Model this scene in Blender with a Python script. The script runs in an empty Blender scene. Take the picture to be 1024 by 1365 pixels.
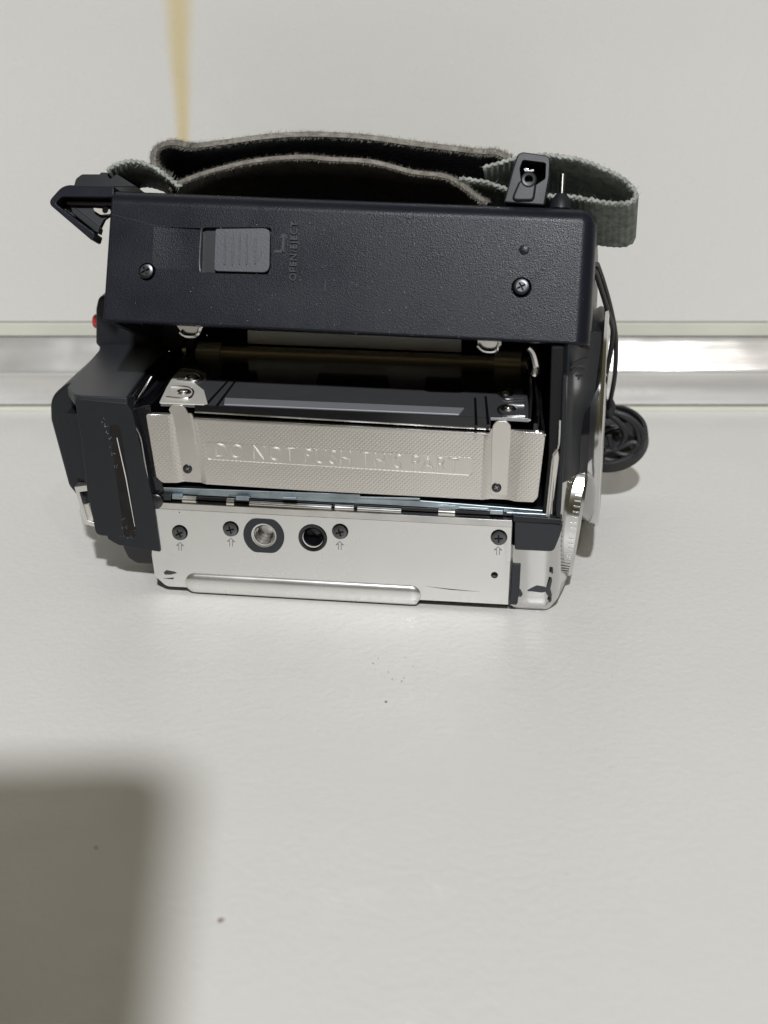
import bpy, bmesh, math, random
from mathutils import Vector, Matrix
from math import radians, sin, cos, tan, pi
random.seed(7)
S = 0.001                      # everything below is written in millimetres
scene = bpy.context.scene
col = scene.collection

# ------------------------------------------------------------------ camera
FPX, PITCH, YAW = 2300.0, radians(21), radians(8)
CAM = Vector((45.6, -316.7, 137.7))
cd = bpy.data.cameras.new('camera'); cam = bpy.data.objects.new('camera', cd); col.objects.link(cam)
cam.location = CAM * S
cam.rotation_euler = (radians(90) - PITCH, 0, 0)
cd.sensor_fit = 'HORIZONTAL'; cd.sensor_width = 36.0; cd.lens = 36.0 * FPX / 1024.0
cd.clip_start = 0.002; cd.clip_end = 20
cd.dof.use_dof = True; cd.dof.focus_distance = 0.340; cd.dof.aperture_fstop = 32
scene.camera = cam
scene.view_settings.view_transform = 'Standard'; scene.view_settings.look = 'None'
scene.cycles.sample_clamp_indirect = 40.0          # keeps the light the silver plates throw on the table
scene.view_settings.exposure = 0.0; scene.view_settings.gamma = 1.0

# ------------------------------------------------------------------ room light
AZ, EL, LD = radians(0), radians(44), 1800.0
LDIR = Vector((sin(AZ) * cos(EL), -cos(AZ) * cos(EL), sin(EL)))
world = bpy.data.worlds.new('World'); scene.world = world; world.use_nodes = True
nt = world.node_tree; bg = nt.nodes['Background']
tc = nt.nodes.new('ShaderNodeTexCoord'); sx = nt.nodes.new('ShaderNodeSeparateXYZ'); rp = nt.nodes.new('ShaderNodeValToRGB')
mp = nt.nodes.new('ShaderNodeMapRange'); mp.inputs[1].default_value = -1; mp.inputs[2].default_value = 1
nt.links.new(tc.outputs['Generated'], sx.inputs[0]); nt.links.new(sx.outputs['Z'], mp.inputs[0]); nt.links.new(mp.outputs[0], rp.inputs[0])
rp.color_ramp.elements[0].position = 0.40; rp.color_ramp.elements[0].color = (0.20, 0.165, 0.075, 1)
rp.color_ramp.elements[1].position = 0.85; rp.color_ramp.elements[1].color = (0.88, 0.74, 0.37, 1)
nt.links.new(rp.outputs[0], bg.inputs['Color']); bg.inputs['Strength'].default_value = 0.122
def ceiling_lamp(az, el, dist, size, watts, colour):
    d = Vector((sin(az) * cos(el), -cos(az) * cos(el), sin(el)))
    ld = bpy.data.lights.new('ceiling_lamp', 'AREA'); ld.shape = 'DISK'; ld.size = size; ld.energy = watts; ld.color = colour
    o = bpy.data.objects.new('ceiling_lamp', ld); col.objects.link(o)
    o.location = (Vector((40, 0, 20)) + d * dist) * S; o.rotation_euler = d.to_track_quat('Z', 'Y').to_euler()
ceiling_lamp(AZ, EL, LD, .068, 34.8, (0.945, 0.96, 1.0))
ceiling_lamp(radians(15), radians(42), 2300.0, .036, 2.6, (1.0, 0.97, 0.92))

# ------------------------------------------------------------------ photo pixel -> millimetres
RZ = Matrix.Rotation(-YAW, 3, 'Z'); RI = RZ.transposed()
def ray(u, v):
    a, b = (u - 512) / FPX, (682.5 - v) / FPX
    return Vector((a, cos(PITCH) + b * sin(PITCH), -sin(PITCH) + b * cos(PITCH)))
def hit(u, v, p0, n):
    d = RI @ ray(u, v); c = RI @ CAM; p0 = Vector(p0); n = Vector(n)
    return c + d * ((p0 - c).dot(n) / d.dot(n))
def P(u, v, y=0.0): return hit(u, v, (0, y, 0), (0, 1, 0))
def Z(u, v, z): return hit(u, v, (0, 0, z), (0, 0, 1))
TH = radians(22)
LUP, LBK = Vector((0, sin(TH), cos(TH))), Vector((0, cos(TH), -sin(TH)))
def L(u, v, d=0.0): return hit(u, v, Vector((0, 1.3, 55)) + LBK * d, LBK)
XA, YA, ZA = Vector((1, 0, 0)), Vector((0, 1, 0)), Vector((0, 0, 1))

# ------------------------------------------------------------------ materials
MATS = {}
def mat(name, base=(.5, .5, .5), rough=.5, metal=0.0, spec=.5, coat=0.0, noise=None, bump=None, mottle=0.0, rvar=0.0, aniso=0.0):
    """noise=(scale, amount) colour mottling; bump=(scale, strength, distance_mm, kind)"""
    m = bpy.data.materials.new(name); m.use_nodes = True; MATS[name] = m
    t = m.node_tree; b = t.nodes['Principled BSDF']
    b.inputs['Base Color'].default_value = (*base, 1); b.inputs['Roughness'].default_value = rough
    b.inputs['Metallic'].default_value = metal; b.inputs['Specular IOR Level'].default_value = spec
    b.inputs['Coat Weight'].default_value = coat; b.inputs['Coat Roughness'].default_value = .08
    if aniso: b.inputs['Anisotropic'].default_value = aniso
    co = t.nodes.new('ShaderNodeTexCoord')
    def nz(scale, detail=4, stretch=None):
        n = t.nodes.new('ShaderNodeTexNoise'); n.inputs['Scale'].default_value = scale; n.inputs['Detail'].default_value = detail
        if stretch:
            mpn = t.nodes.new('ShaderNodeMapping'); mpn.inputs['Scale'].default_value = stretch
            t.links.new(co.outputs['Object'], mpn.inputs[0]); t.links.new(mpn.outputs[0], n.inputs['Vector'])
        else: t.links.new(co.outputs['Object'], n.inputs['Vector'])
        return n
    if noise:
        n = nz(noise[0], 5, noise[2] if len(noise) > 2 else None)
        r = t.nodes.new('ShaderNodeMapRange'); r.inputs[1].default_value = .3; r.inputs[2].default_value = .7
        r.inputs[3].default_value = 1 - noise[1]; r.inputs[4].default_value = 1 + noise[1]
        t.links.new(n.outputs[0], r.inputs[0])
        mx = t.nodes.new('ShaderNodeVectorMath'); mx.operation = 'SCALE'; mx.inputs[0].default_value = base
        t.links.new(r.outputs[0], mx.inputs['Scale']); t.links.new(mx.outputs[0], b.inputs['Base Color'])
    if rvar:
        n = nz(90, 4); r = t.nodes.new('ShaderNodeMapRange'); r.inputs[1].default_value = .3; r.inputs[2].default_value = .7
        r.inputs[3].default_value = max(0, rough - rvar); r.inputs[4].default_value = rough + rvar
        t.links.new(n.outputs[0], r.inputs[0]); t.links.new(r.outputs[0], b.inputs['Roughness'])
    if bump:
        kind = bump[3] if len(bump) > 3 else 'noise'
        if kind == 'noise': src = nz(bump[0], 3, bump[4] if len(bump) > 4 else None).outputs[0]
        elif kind == 'grain':
            v = t.nodes.new('ShaderNodeTexVoronoi'); v.inputs['Scale'].default_value = bump[0]; t.links.new(co.outputs['Object'], v.inputs['Vector']); src = v.outputs['Distance']
        elif kind == 'dots':
            sp = t.nodes.new('ShaderNodeSeparateXYZ'); t.links.new(co.outputs['Object'], sp.inputs[0])
            def mth(op, a, bb=None):
                q = t.nodes.new('ShaderNodeMath'); q.operation = op
                for i, s_ in enumerate((a, bb)):
                    if s_ is None: continue
                    if isinstance(s_, (int, float)): q.inputs[i].default_value = s_
                    else: t.links.new(s_, q.inputs[i])
                return q.outputs[0]
            k = 2 * pi / (bump[0] * S)
            sxx = mth('SINE', mth('MULTIPLY', sp.outputs['X'], k)); szz = mth('SINE', mth('MULTIPLY', sp.outputs['Z'], k))
            src = mth('MAXIMUM', mth('MULTIPLY', sxx, szz), 0.0)
        bp = t.nodes.new('ShaderNodeBump'); bp.inputs['Strength'].default_value = bump[1]; bp.inputs['Distance'].default_value = bump[2] * S
        t.links.new(src, bp.inputs['Height']); t.links.new(bp.outputs[0], b.inputs['Normal'])
    return m

M_TABLE = mat('table_laminate', (.605, .592, .558), .40, noise=(7, .028), rvar=.06, bump=(700, .5, .26, 'noise', (1.1, .9, 1)))
M_WALL = mat('glossy_panel', (.585, .575, .538), .28, coat=.35, noise=(6, .025), rvar=.05)
M_RAIL = mat('brushed_aluminium', (.72, .71, .695), .12, .64, noise=(70, .16, (.25, 1, 2)), bump=(900, .2, .05, 'noise', (.05, 1, 1)), rvar=.02)
M_SEAL = mat('cream_seal', (.53, .525, .45), .55, noise=(60, .05))
M_SEAM = mat('dark_seam', (.12, .11, .09), .8)
M_BLK = mat('black_plastic', (.0125, .014, .0165), .42, spec=.32, bump=(2600, .18, .03), rvar=.06)
M_LID = mat('grained_black_plastic', (.0088, .0098, .0145), .32, spec=.19, bump=(4600, .42, .05, 'grain'), rvar=.05)
M_GREY = mat('grey_plastic', (.050, .053, .060), .42, bump=(2400, .3, .04, 'grain'))
M_DGREY = mat('dark_grey_plastic', (.021, .023, .027), .40, spec=.35, bump=(2200, .2, .03))
M_GLOSSBLK = mat('gloss_black', (.006, .006, .008), .12, spec=.4, coat=.3)
M_SIL = mat('silver_paint', (.76, .755, .735), .26, .93, noise=(14, .015), bump=(3000, .08, .02), rvar=.03)
M_CHROME = mat('chrome_silver', (.66, .66, .655), .16, 1.0, rvar=.04)
M_STEEL = mat('bright_steel', (.66, .65, .63), .22, 1.0, noise=(120, .12), rvar=.08)
M_NICK = mat('satin_nickel', (.68, .655, .615), .34, .9, noise=(30, .05), rvar=.05)
M_NICKD = mat('dimpled_nickel', (.67, .645, .605), .34, .9, noise=(30, .06), bump=(.86, .30, .10, 'dots'))
M_MIRROR = mat('dark_mirror_steel', (.36, .365, .38), .22, .85, noise=(40, .08), rvar=.03)
M_BEND = mat('tinned_steel', (.72, .69, .63), .34, .3, noise=(50, .08))
M_BRONZE = mat('bronze_shaft', (.90, .76, .60), .36, .6, noise=(80, .12, (.2, 1, 1)))
M_ZINC = mat('blue_zinc', (.36, .42, .45), .36, 1.0, noise=(200, .25), rvar=.1)
M_DARKMET = mat('dark_metal', (.07, .07, .075), .32, 1.0, noise=(100, .2))
M_SCREW = mat('black_screw', (.13, .13, .135), .33, 1.0, noise=(300, .2))
M_CROSS = mat('screw_recess', (.02, .02, .02), .6, .5)
M_SUEDE = mat('brown_suede', (.062, .053, .045), .95, spec=.1, noise=(300, .25), bump=(1800, .6, .15))
M_FUZZ = mat('suede_fuzz', (.225, .21, .18), .95, spec=.08, noise=(500, .3))
M_VELCRO = mat('black_velcro', (.010, .010, .012), .85, spec=.25, bump=(1500, .9, .3, 'grain'))
M_WEB = mat('grey_green_webbing', (.17, .19, .165), .8, spec=.25, noise=(500, .35), bump=(1200, .7, .2, 'noise', (1, .25, 1)))
M_WEBEDGE = mat('webbing_edge_braid', (.27, .285, .255), .7, spec=.3, noise=(700, .4), bump=(2500, .6, .12))
M_VOID = mat('matt_black', (.009, .009, .010), .7, spec=.2)
M_STAMP = mat('stamped_nickel', (.66, .635, .595), .52, .85)
M_RED = mat('red_button', (.45, .03, .03), .35)
M_CORD = mat('black_cord', (.012, .012, .013), .55, bump=(2000, .5, .1))
M_RESID = mat('label_residue', (.011, .010, .0085), .8, spec=.2, noise=(350, .35), bump=(900, .4, .06))
M_FLECK = mat('glue_fleck', (.50, .50, .47), .7)
M_PRINT = mat('grey_print', (.16, .16, .155), .6)
M_CHIP = mat('exposed_black', (.03, .031, .036), .5)
M_CRUMB = mat('crumb', (.16, .10, .07), .9)
M_BEIGE = mat('beige_plastic', (.42, .40, .35), .5)

# ------------------------------------------------------------------ mesh helpers
def obj(name, bm, m, parent=None, smooth=35, bevel=0.0, seg=2, **props):
    if bevel: bmesh.ops.remove_doubles(bm, verts=bm.verts, dist=1e-5)
    bmesh.ops.recalc_face_normals(bm, faces=bm.faces)
    me = bpy.data.meshes.new(name); bm.to_mesh(me); bm.free()
    me.transform(Matrix.Scale(S, 4))
    for x in (m if isinstance(m, (list, tuple)) else [m]): me.materials.append(x)
    o = bpy.data.objects.new(name, me); col.objects.link(o)
    if smooth:
        for p in me.polygons: p.use_smooth = True
        me.set_sharp_from_angle(angle=radians(smooth))
    if bevel:
        b = o.modifiers.new('bevel', 'BEVEL'); b.width = bevel * S; b.segments = seg; b.limit_method = 'ANGLE'; b.angle_limit = radians(32); b.harden_normals = True
    if parent: o.parent = parent
    for k, v in props.items(): o[k] = v
    return o
def thing(name, label, cat, rot=0.0):
    o = bpy.data.objects.new(name, None); col.objects.link(o); o.empty_display_size = .02
    o['label'] = label; o['category'] = cat; o.rotation_euler = (0, 0, rot); return o
def NB(): return bmesh.new()
def poly(bm, pts, vec, mi=0):
    """closed prism: polygon pts extruded along vec"""
    vec = Vector(vec); a = [bm.verts.new(p) for p in pts]; b = [bm.verts.new(Vector(p) + vec) for p in pts]; n = len(pts)
    fs = [bm.faces.new(a), bm.faces.new(b[::-1])] + [bm.faces.new((a[i], b[i], b[(i + 1) % n], a[(i + 1) % n])) for i in range(n)]
    for f in fs: f.material_index = mi
    return a, b
def box(bm, c, s, rot=None, mi=0):
    c = Vector(c); h = [x / 2 for x in s]
    q = [Vector((x * h[0], y * h[1], z * h[2])) for z in (-1, 1) for x, y in ((-1, -1), (1, -1), (1, 1), (-1, 1))]
    if rot: q = [rot @ v for v in q]
    v = [bm.verts.new(c + x) for x in q]
    for f in ((0, 3, 2, 1), (4, 5, 6, 7), (0, 1, 5, 4), (1, 2, 6, 5), (2, 3, 7, 6), (3, 0, 4, 7)): bm.faces.new([v[i] for i in f]).material_index = mi
def basis(ax):
    ax = Vector(ax).normalized(); t = Vector((0, 0, 1)) if abs(ax.z) < .9 else Vector((1, 0, 0))
    e1 = ax.cross(t).normalized(); return e1, ax.cross(e1).normalized(), ax
def lathe(bm, c, ax, prof, n=40, mi=0, a0=0, a1=2 * pi, flat=None):
    """prof: list of (distance along axis, radius); flat clips radius in the local vertical"""
    c = Vector(c); e1, e2, ax = basis(ax); rings = []
    full = abs(a1 - a0 - 2 * pi) < 1e-6; k = n if full else n + 1
    for h, r in prof:
        if r < 1e-6: rings.append([bm.verts.new(c + ax * h)]); continue
        row = []
        for i in range(k):
            a = a0 + (a1 - a0) * i / n; x, y = r * cos(a), r * sin(a)
            if flat: y = max(-flat, min(flat, y))
            row.append(bm.verts.new(c + ax * h + e1 * x + e2 * y))
        rings.append(row)
    for r0, r1 in zip(rings, rings[1:]):
        for i in range(n):
            j = (i + 1) % n if full else i + 1
            if len(r0) == 1 and len(r1) == 1: continue
            if len(r0) == 1: f = bm.faces.new((r0[0], r1[i], r1[j]))
            elif len(r1) == 1: f = bm.faces.new((r0[i], r1[0], r0[j]))
            else: f = bm.faces.new((r0[i], r1[i], r1[j], r0[j]))
            f.material_index = mi
def cyl(bm, p0, p1, r, n=20, r1=None, mi=0):
    p0, p1 = Vector(p0), Vector(p1); h = (p1 - p0).length; r1 = r if r1 is None else r1
    lathe(bm, p0, p1 - p0, [(0, 0), (0, r), (h, r1), (h, 0)], n, mi)
def smooth_path(pts, k=6):
    pts = [Vector(p) for p in pts]; out = []
    for i in range(len(pts) - 1):
        a, b, c, d = pts[max(i - 1, 0)], pts[i], pts[i + 1], pts[min(i + 2, len(pts) - 1)]
        for j in range(k):
            t = j / k; out.append(.5 * (2 * b + (c - a) * t + (2 * a - 5 * b + 4 * c - d) * t * t + (3 * b - a - 3 * c + d) * t ** 3))
    out.append(pts[-1]); return out
def tube(bm, pts, r, n=8, k=5, mi=0):
    pts = smooth_path(pts, k); rows = []; up = Vector((.31, .2, .93)).normalized()
    for i, p in enumerate(pts):
        d = (pts[min(i + 1, len(pts) - 1)] - pts[max(i - 1, 0)]).normalized()
        e1 = d.cross(up).normalized(); e2 = d.cross(e1)
        rows.append([bm.verts.new(p + (e1 * cos(2 * pi * j / n) + e2 * sin(2 * pi * j / n)) * r) for j in range(n)])
    for a, b in zip(rows, rows[1:]):
        for j in range(n): bm.faces.new((a[j], b[j], b[(j + 1) % n], a[(j + 1) % n])).material_index = mi
    bm.faces.new(rows[0][::-1]).material_index = mi; bm.faces.new(rows[-1]).material_index = mi
def rounded(pts, rad, k=5):
    """round the corners of a flat polygon of 3-D points; rad = one radius or one per corner"""
    pts = [Vector(p) for p in pts]; n = len(pts); out = []
    if not isinstance(rad, (list, tuple)): rad = [rad] * n
    for i, p in enumerate(pts):
        r = rad[i]
        if r <= 0: out.append(p); continue
        a, b = (pts[i - 1] - p), (pts[(i + 1) % n] - p); la, lb = a.length, b.length; a.normalize(); b.normalize()
        ang = a.angle(b); t = min(r / tan(ang / 2), la * .48, lb * .48); p0, p1 = p + a * t, p + b * t
        for j in range(k + 1):
            s_ = j / k; out.append(p0 * (1 - s_) ** 2 + p * 2 * s_ * (1 - s_) + p1 * s_ ** 2)
    return out
def PP(pts, y=0.0): return [P(u, v, y) for u, v in pts]
def LL(pts, d=0.0): return [L(u, v, d) for u, v in pts]
def cut(o, cutters, holes_mat=None):
    """carve closed cutter meshes out of o; the carving tools do not stay in the scene"""
    temp = []
    for bm in cutters:
        bmesh.ops.recalc_face_normals(bm, faces=bm.faces)
        me = bpy.data.meshes.new('tool'); bm.to_mesh(me); bm.free(); me.transform(Matrix.Scale(S, 4))
        if holes_mat: me.materials.append(holes_mat)
        c = bpy.data.objects.new('tool', me); col.objects.link(c); temp.append(c)
        md = o.modifiers.new('cut', 'BOOLEAN'); md.object = c; md.solver = 'EXACT'; md.operation = 'DIFFERENCE'
    par = o.parent; o.parent = None
    dg = bpy.context.evaluated_depsgraph_get(); dg.update()
    me = bpy.data.meshes.new_from_object(o.evaluated_get(dg)); o.modifiers.clear(); old = o.data; o.data = me; o.parent = par
    me.name = old.name + '_cut'
    for c in temp:
        d = c.data; bpy.data.objects.remove(c); bpy.data.meshes.remove(d)
    for p in me.polygons: p.use_smooth = True
    me.set_sharp_from_angle(angle=radians(30))
    w = o.modifiers.new('weighted', 'WEIGHTED_NORMAL'); w.keep_sharp = True; w.weight = 90
def text(name, body, origin, right, up, size, depth, m, parent, width=None, lw=0.0, bev=0.0):
    cu = bpy.data.curves.new('lettering', 'FONT'); cu.body = body; cu.size = size; cu.extrude = 0 if bev else depth / 2; cu.offset = lw
    cu.bevel_depth = bev; cu.fill_mode = 'NONE' if bev else 'BOTH'; cu.bevel_resolution = 1; cu.align_x = 'CENTER'; cu.align_y = 'CENTER'; cu.resolution_u = 3; cu.space_character = 1.12
    t = bpy.data.objects.new('tool', cu); col.objects.link(t)
    dg = bpy.context.evaluated_depsgraph_get(); dg.update()
    me = bpy.data.meshes.new_from_object(t.evaluated_get(dg)); bpy.data.objects.remove(t)
    w = max(v.co.x for v in me.vertices) - min(v.co.x for v in me.vertices)
    sc = width / w if width else 1
    right = Vector(right).normalized(); up = Vector(up).normalized(); nrm = right.cross(up)
    for v in me.vertices:
        c = v.co; v.co = (Vector(origin) + right * c.x * sc + up * c.y + nrm * c.z) * S
    me.materials.clear(); me.materials.append(m)
    o = bpy.data.objects.new(name, me); col.objects.link(o); o.parent = parent; return o
def screw(c, nrm, r, parent, ang=.3, m=None, dome=.25):
    """pan-head screw with a sunk cross"""
    bm = NB(); c = Vector(c); e1, e2, ax = basis(nrm)
    lathe(bm, c, ax, [(-.6, r), (0, r), (.12, r * .97), (.18, r * .86), (.22, r * .62)], 28)
    w, l, dp = r * .11, r * .56, r * .45
    q = [(w, w), (l, w), (l, -w), (w, -w), (w, -l), (-w, -l), (-w, -w), (-l, -w), (-l, w), (-w, w), (-w, l), (w, l)]
    ca, sa = cos(ang), sin(ang); q = [(x * ca - y * sa, x * sa + y * ca) for x, y in q]
    ci = [bm.verts.new(c + ax * .22 + e1 * r * .62 * cos(2 * pi * i / 28) + e2 * r * .62 * sin(2 * pi * i / 28)) for i in range(28)]
    cr = [bm.verts.new(c + ax * .22 + e1 * x + e2 * y) for x, y in q]
    es = [bm.edges.new((ci[i], ci[(i + 1) % 28])) for i in range(28)] + [bm.edges.new((cr[i], cr[(i + 1) % 12])) for i in range(12)]
    bmesh.ops.triangle_fill(bm, edges=es, use_beauty=True)
    lo = [bm.verts.new(v.co - ax * dp) for v in cr]
    for i in range(12): bm.faces.new((cr[i], cr[(i + 1) % 12], lo[(i + 1) % 12], lo[i])).material_index = 1
    bm.faces.new(lo).material_index = 1
    return obj('screw', bm, [m or M_SCREW, M_CROSS], parent, 30)

# ================================================================== the setting
bm = NB(); box(bm, (45, -340, -11), (1600, 922, 20))          # table top: z = -1
table = obj('table', bm, M_TABLE, kind='structure')
WY = 120.6
def bar(name, prof, m, label, cat):
    bm = NB(); q_ = smooth_path([(-700, WY + y, z) for y, z in prof[1:-1]], 4) if len(prof) > 10 else [Vector((-700, WY + y, z)) for y, z in prof]
    poly(bm, q_ + ([Vector((-700, WY + 6, 19)), Vector((-700, WY + 6, .4))] if len(prof) > 10 else []), (1500, 0, 0))
    o = obj(name, bm, m, smooth=40); o['label'] = label; o['category'] = cat; return o
bar('metal_rail', [(6, .4), (-.4, .4), (-1.2, .8), (-1.4, 1.6), (-1.4, 2.8), (-1.6, 4.2), (-2.2, 6), (-3.5, 8), (-4.6, 9.4), (-5.15, 10.3), (-4.9, 11.1), (-4.35, 12.1), (-3.66, 13.3), (-2.97, 14.5), (-2.28, 15.7), (-1.59, 16.9), (-.9, 18.1), (-.4, 18.9), (6, 19)],
    M_RAIL, 'scuffed aluminium rail running along the back edge of the white table', 'rail')
bar('seal_strip', [(4, 19.3), (-.5, 19.3), (-.5, 22.4), (-.2, 22.7), (4, 22.7)], M_SEAL, 'cream strip between the aluminium rail and the upper panel', 'strip')
bar('seal_strip', [(0, -1.2), (-1.9, -1.2), (-2.1, -.9), (-2.0, -.3), (-1.5, .1), (0, .1)], M_SEAL, 'thin cream strip at the foot of the rail against the table top', 'strip')
# back panel with an old yellow drip
bm = NB(); box(bm, (45, WY + 9, 170), (1500, 18, 294))
wall = obj('wall', bm, M_WALL); wall['label'] = 'glossy off-white panel with a yellowish drip standing behind the table'; wall['category'] = 'wall'
def stain_nodes(m):
    t = m.node_tree; b = t.nodes['Principled BSDF']; src = b.inputs['Base Color'].links[0].from_socket
    co = t.nodes.new('ShaderNodeTexCoord'); sp = t.nodes.new('ShaderNodeSeparateXYZ'); t.links.new(co.outputs['Object'], sp.inputs[0])
    nz = t.nodes.new('ShaderNodeTexNoise'); nz.inputs['Scale'].default_value = 45; t.links.new(co.outputs['Object'], nz.inputs['Vector'])
    def mth(op, a, c=None, d=None):
        q = t.nodes.new('ShaderNodeMath'); q.operation = op
        for i, s_ in enumerate((a, c, d)):
            if s_ is None: continue
            if isinstance(s_, (int, float)): q.inputs[i].default_value = s_
            else: t.links.new(s_, q.inputs[i])
        return q.outputs[0]
    # half width grows from 0.8 mm at z 60 to 3.4 mm at z 105
    hw = mth('MULTIPLY_ADD', mth('SUBTRACT', sp.outputs['Z'], .060), .050, .0011)
    cx = mth('MULTIPLY_ADD', mth('SUBTRACT', nz.outputs[0], .5), .0016, -.0046)
    dd = mth('DIVIDE', mth('ABSOLUTE', mth('SUBTRACT', sp.outputs['X'], cx)), mth('MAXIMUM', hw, .0006))
    mr = t.nodes.new('ShaderNodeMapRange'); mr.interpolation_type = 'SMOOTHSTEP'
    mr.inputs[1].default_value = .1; mr.inputs[2].default_value = 1.6; mr.inputs[3].default_value = .85; mr.inputs[4].default_value = 0
    t.links.new(dd, mr.inputs[0])
    mx = t.nodes.new('ShaderNodeMixRGB'); mx.inputs['Color2'].default_value = (.56, .46, .24, 1)
    t.links.new(mr.outputs[0], mx.inputs['Fac']); t.links.new(src, mx.inputs['Color1']); t.links.new(mx.outputs[0], b.inputs['Base Color'])
stain_nodes(M_WALL)
# dirt on the table
bm = NB()
def crumb(u, v, r):
    c = RZ @ Z(u, v, -.95)
    ps = [(c + Vector((r * cos(a) * random.uniform(.5, 1.3), r * sin(a) * random.uniform(.5, 1.3), 0))) for a in [i * pi / 3 for i in range(6)]]
    poly(bm, ps, (0, 0, r * .5))
crumb(293, 1228, .45); crumb(297, 1226, .25); crumb(515, 936, .28); crumb(128, 1130, .2)
for i in range(15):
    a = random.uniform(0, 2 * pi); crumb(526 + 24 * cos(a) + random.gauss(0, 4), 890 + 15 * sin(a) + random.gauss(0, 3), random.uniform(.05, .13))
for i in range(12): crumb(random.uniform(20, 1000), random.uniform(830, 1340), random.uniform(.04, .10))
obj('crumbs', bm, M_CRUMB, kind='stuff')

# ================================================================== unseen phone slab beside the camera, added to cast the shadow on the table
ph = thing('shadow_phone', 'unseen dark phone slab beside the camera, added to cast a shadow on the table', 'phone')
pu = Vector((0, sin(PITCH), cos(PITCH))); pn = Vector((0, cos(PITCH), -sin(PITCH)))
base_pt = CAM - pn * 2.0
q = Vector((14.0, -68.0, 0)); ray_l = Vector((40, 0, 20)) + LDIR * LD - q; corner = q + ray_l * ((base_pt - q).dot(pn) / ray_l.dot(pn))
ROLL = radians(-2.5); pr = XA * cos(ROLL) - pu * sin(ROLL); pv = XA * sin(ROLL) + pu * cos(ROLL)
pts = [corner, corner - pr * 78, corner - pr * 78 - pv * 162, corner - pv * 162]
bm = NB(); poly(bm, rounded(pts, 9, 6), -pn * 8); obj('shadow_slab', bm, M_GLOSSBLK, ph, bevel=1.2)
bm = NB(); lathe(bm, corner - pr * 14 - pv * 14 - pn * .5, pn, [(0, 0), (0, 5.2), (1.2, 5.2), (1.2, 4.2), (.7, 4.0), (.7, 0)], 28); obj('lens', bm, M_CHROME, ph)

# ================================================================== the camcorder
cc = thing('camcorder', 'black and silver tape camcorder lying on its side with its cassette door open', 'camcorder', -YAW)

# ---- chassis: dark housing round the cassette bay
bm = NB()
box(bm, (38, 27, 8.2), (76, 42, 16.4))                      # below the bay
box(bm, (38, 58, 24.5), (92, 20, 49))                         # rear
obj('chassis', bm, M_VOID, cc, bevel=.6)
bm = NB()
poly(bm, PP([(176, 545), (200, 540), (218, 655), (214, 690), (205, 672)], 1.2), (0, 44, 0))
box(bm, (-3.9, 26, 37), (1.6, 46, 4))
obj('bay_wall', bm, M_GLOSSBLK, cc, bevel=.3)
bm = NB()
poly(bm, PP([(735, 462), (752, 462), (750, 560), (742, 697), (722, 692), (731, 610)], 1.0), (0, 40, 0))
obj('bay_wall', bm, M_VOID, cc, bevel=.4)

# ---- left end: battery housing
bm = NB()
fr = PP([(99, 531), (168, 537.5), (176, 548), (205, 672), (214, 736), (158, 727), (144, 719), (143, 715), (128, 713), (116, 655), (109, 590)], -.5)
poly(bm, rounded(fr, [.6, .4, .8, 0, .3, .3, 0, 0, 1.2, 0, 0]), (0, 33, 0))
bat = obj('battery_housing', bm, M_BLK, cc, bevel=.7, seg=4)
bm = NB()                                                     # top slab seen from above
top = [Z(90, 515, 39.6), Z(97, 529, 39.6), Z(166, 534, 39.6), Z(194, 495, 39.6), Z(222, 468, 39.6), Z(226, 452, 39.6), Z(134, 452, 39.6), Z(132, 466, 39.6)]
top = [Vector((p.x, max(p.y, -.4), p.z)) for p in top]
poly(bm, rounded(top, [1.5, 3, .5, 0, 0, 0, 0, 0]), (0, 0, -2.2))
obj('housing_cover', bm, M_DGREY, bat, bevel=.8, seg=4)
bm = NB()                                                     # middle step
poly(bm, rounded(PP([(84, 552), (112, 552), (128, 660), (120, 668), (112, 640), (100, 636)], 3.5), .6), (0, 30, 0))
obj('side_panel', bm, M_BLK, cc, bevel=.5)
bm = NB()                                                     # outer shell
poly(bm, rounded(PP([(92, 508), (66, 530), (67, 560), (91, 648), (104, 664), (124, 660), (118, 520)], 8), [3, 5, 2, 2, 1, 0, 0]), (0, 30, 0))
obj('outer_shell', bm, M_BLK, cc, bevel=1.2, seg=4)
bm = NB()                                                     # bracket latch
o_ = PP([(99, 649), (121, 646), (129, 703), (113, 699)], 2.4); i_ = PP([(106, 656), (121, 654), (127, 697), (117, 694)], 2.4)
vo = [bm.verts.new(p) for p in o_]; vi = [bm.verts.new(p) for p in i_]
for k in range(4): bm.faces.new((vo[k], vo[(k + 1) % 4], vi[(k + 1) % 4], vi[k]))
r = bmesh.ops.extrude_face_region(bm, geom=list(bm.faces)); bmesh.ops.translate(bm, verts=[g for g in r['geom'] if isinstance(g, bmesh.types.BMVert)], vec=(0, 3.5, 0))
latch = obj('latch', bm, M_SIL, cc, bevel=.45, seg=3)
bm = NB(); poly(bm, PP([(105, 655), (122, 652), (128, 698), (116, 695)], 4.2), (0, 3, 0)); obj('latch_plate', bm, M_BLK, latch)
bm = NB(); poly(bm, PP([(112, 674), (118, 672), (126, 696), (118, 694)], 3.4), (0, .7, 0)); obj('latch_spring', bm, M_BEIGE, latch)
bm = NB()                                                     # old label residue
poly(bm, rounded(PP([(145, 566), (160, 566), (183, 716), (166, 716)], -.53), 1), (0, .5, 0))
lab = obj('label_residue', bm, M_RESID, cc)
bm = NB()
poly(bm, PP([(155.4, 584), (156.2, 583), (168.3, 636), (180, 702), (179.4, 702), (167.4, 638)], -.58), (0, .1, 0))
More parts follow.
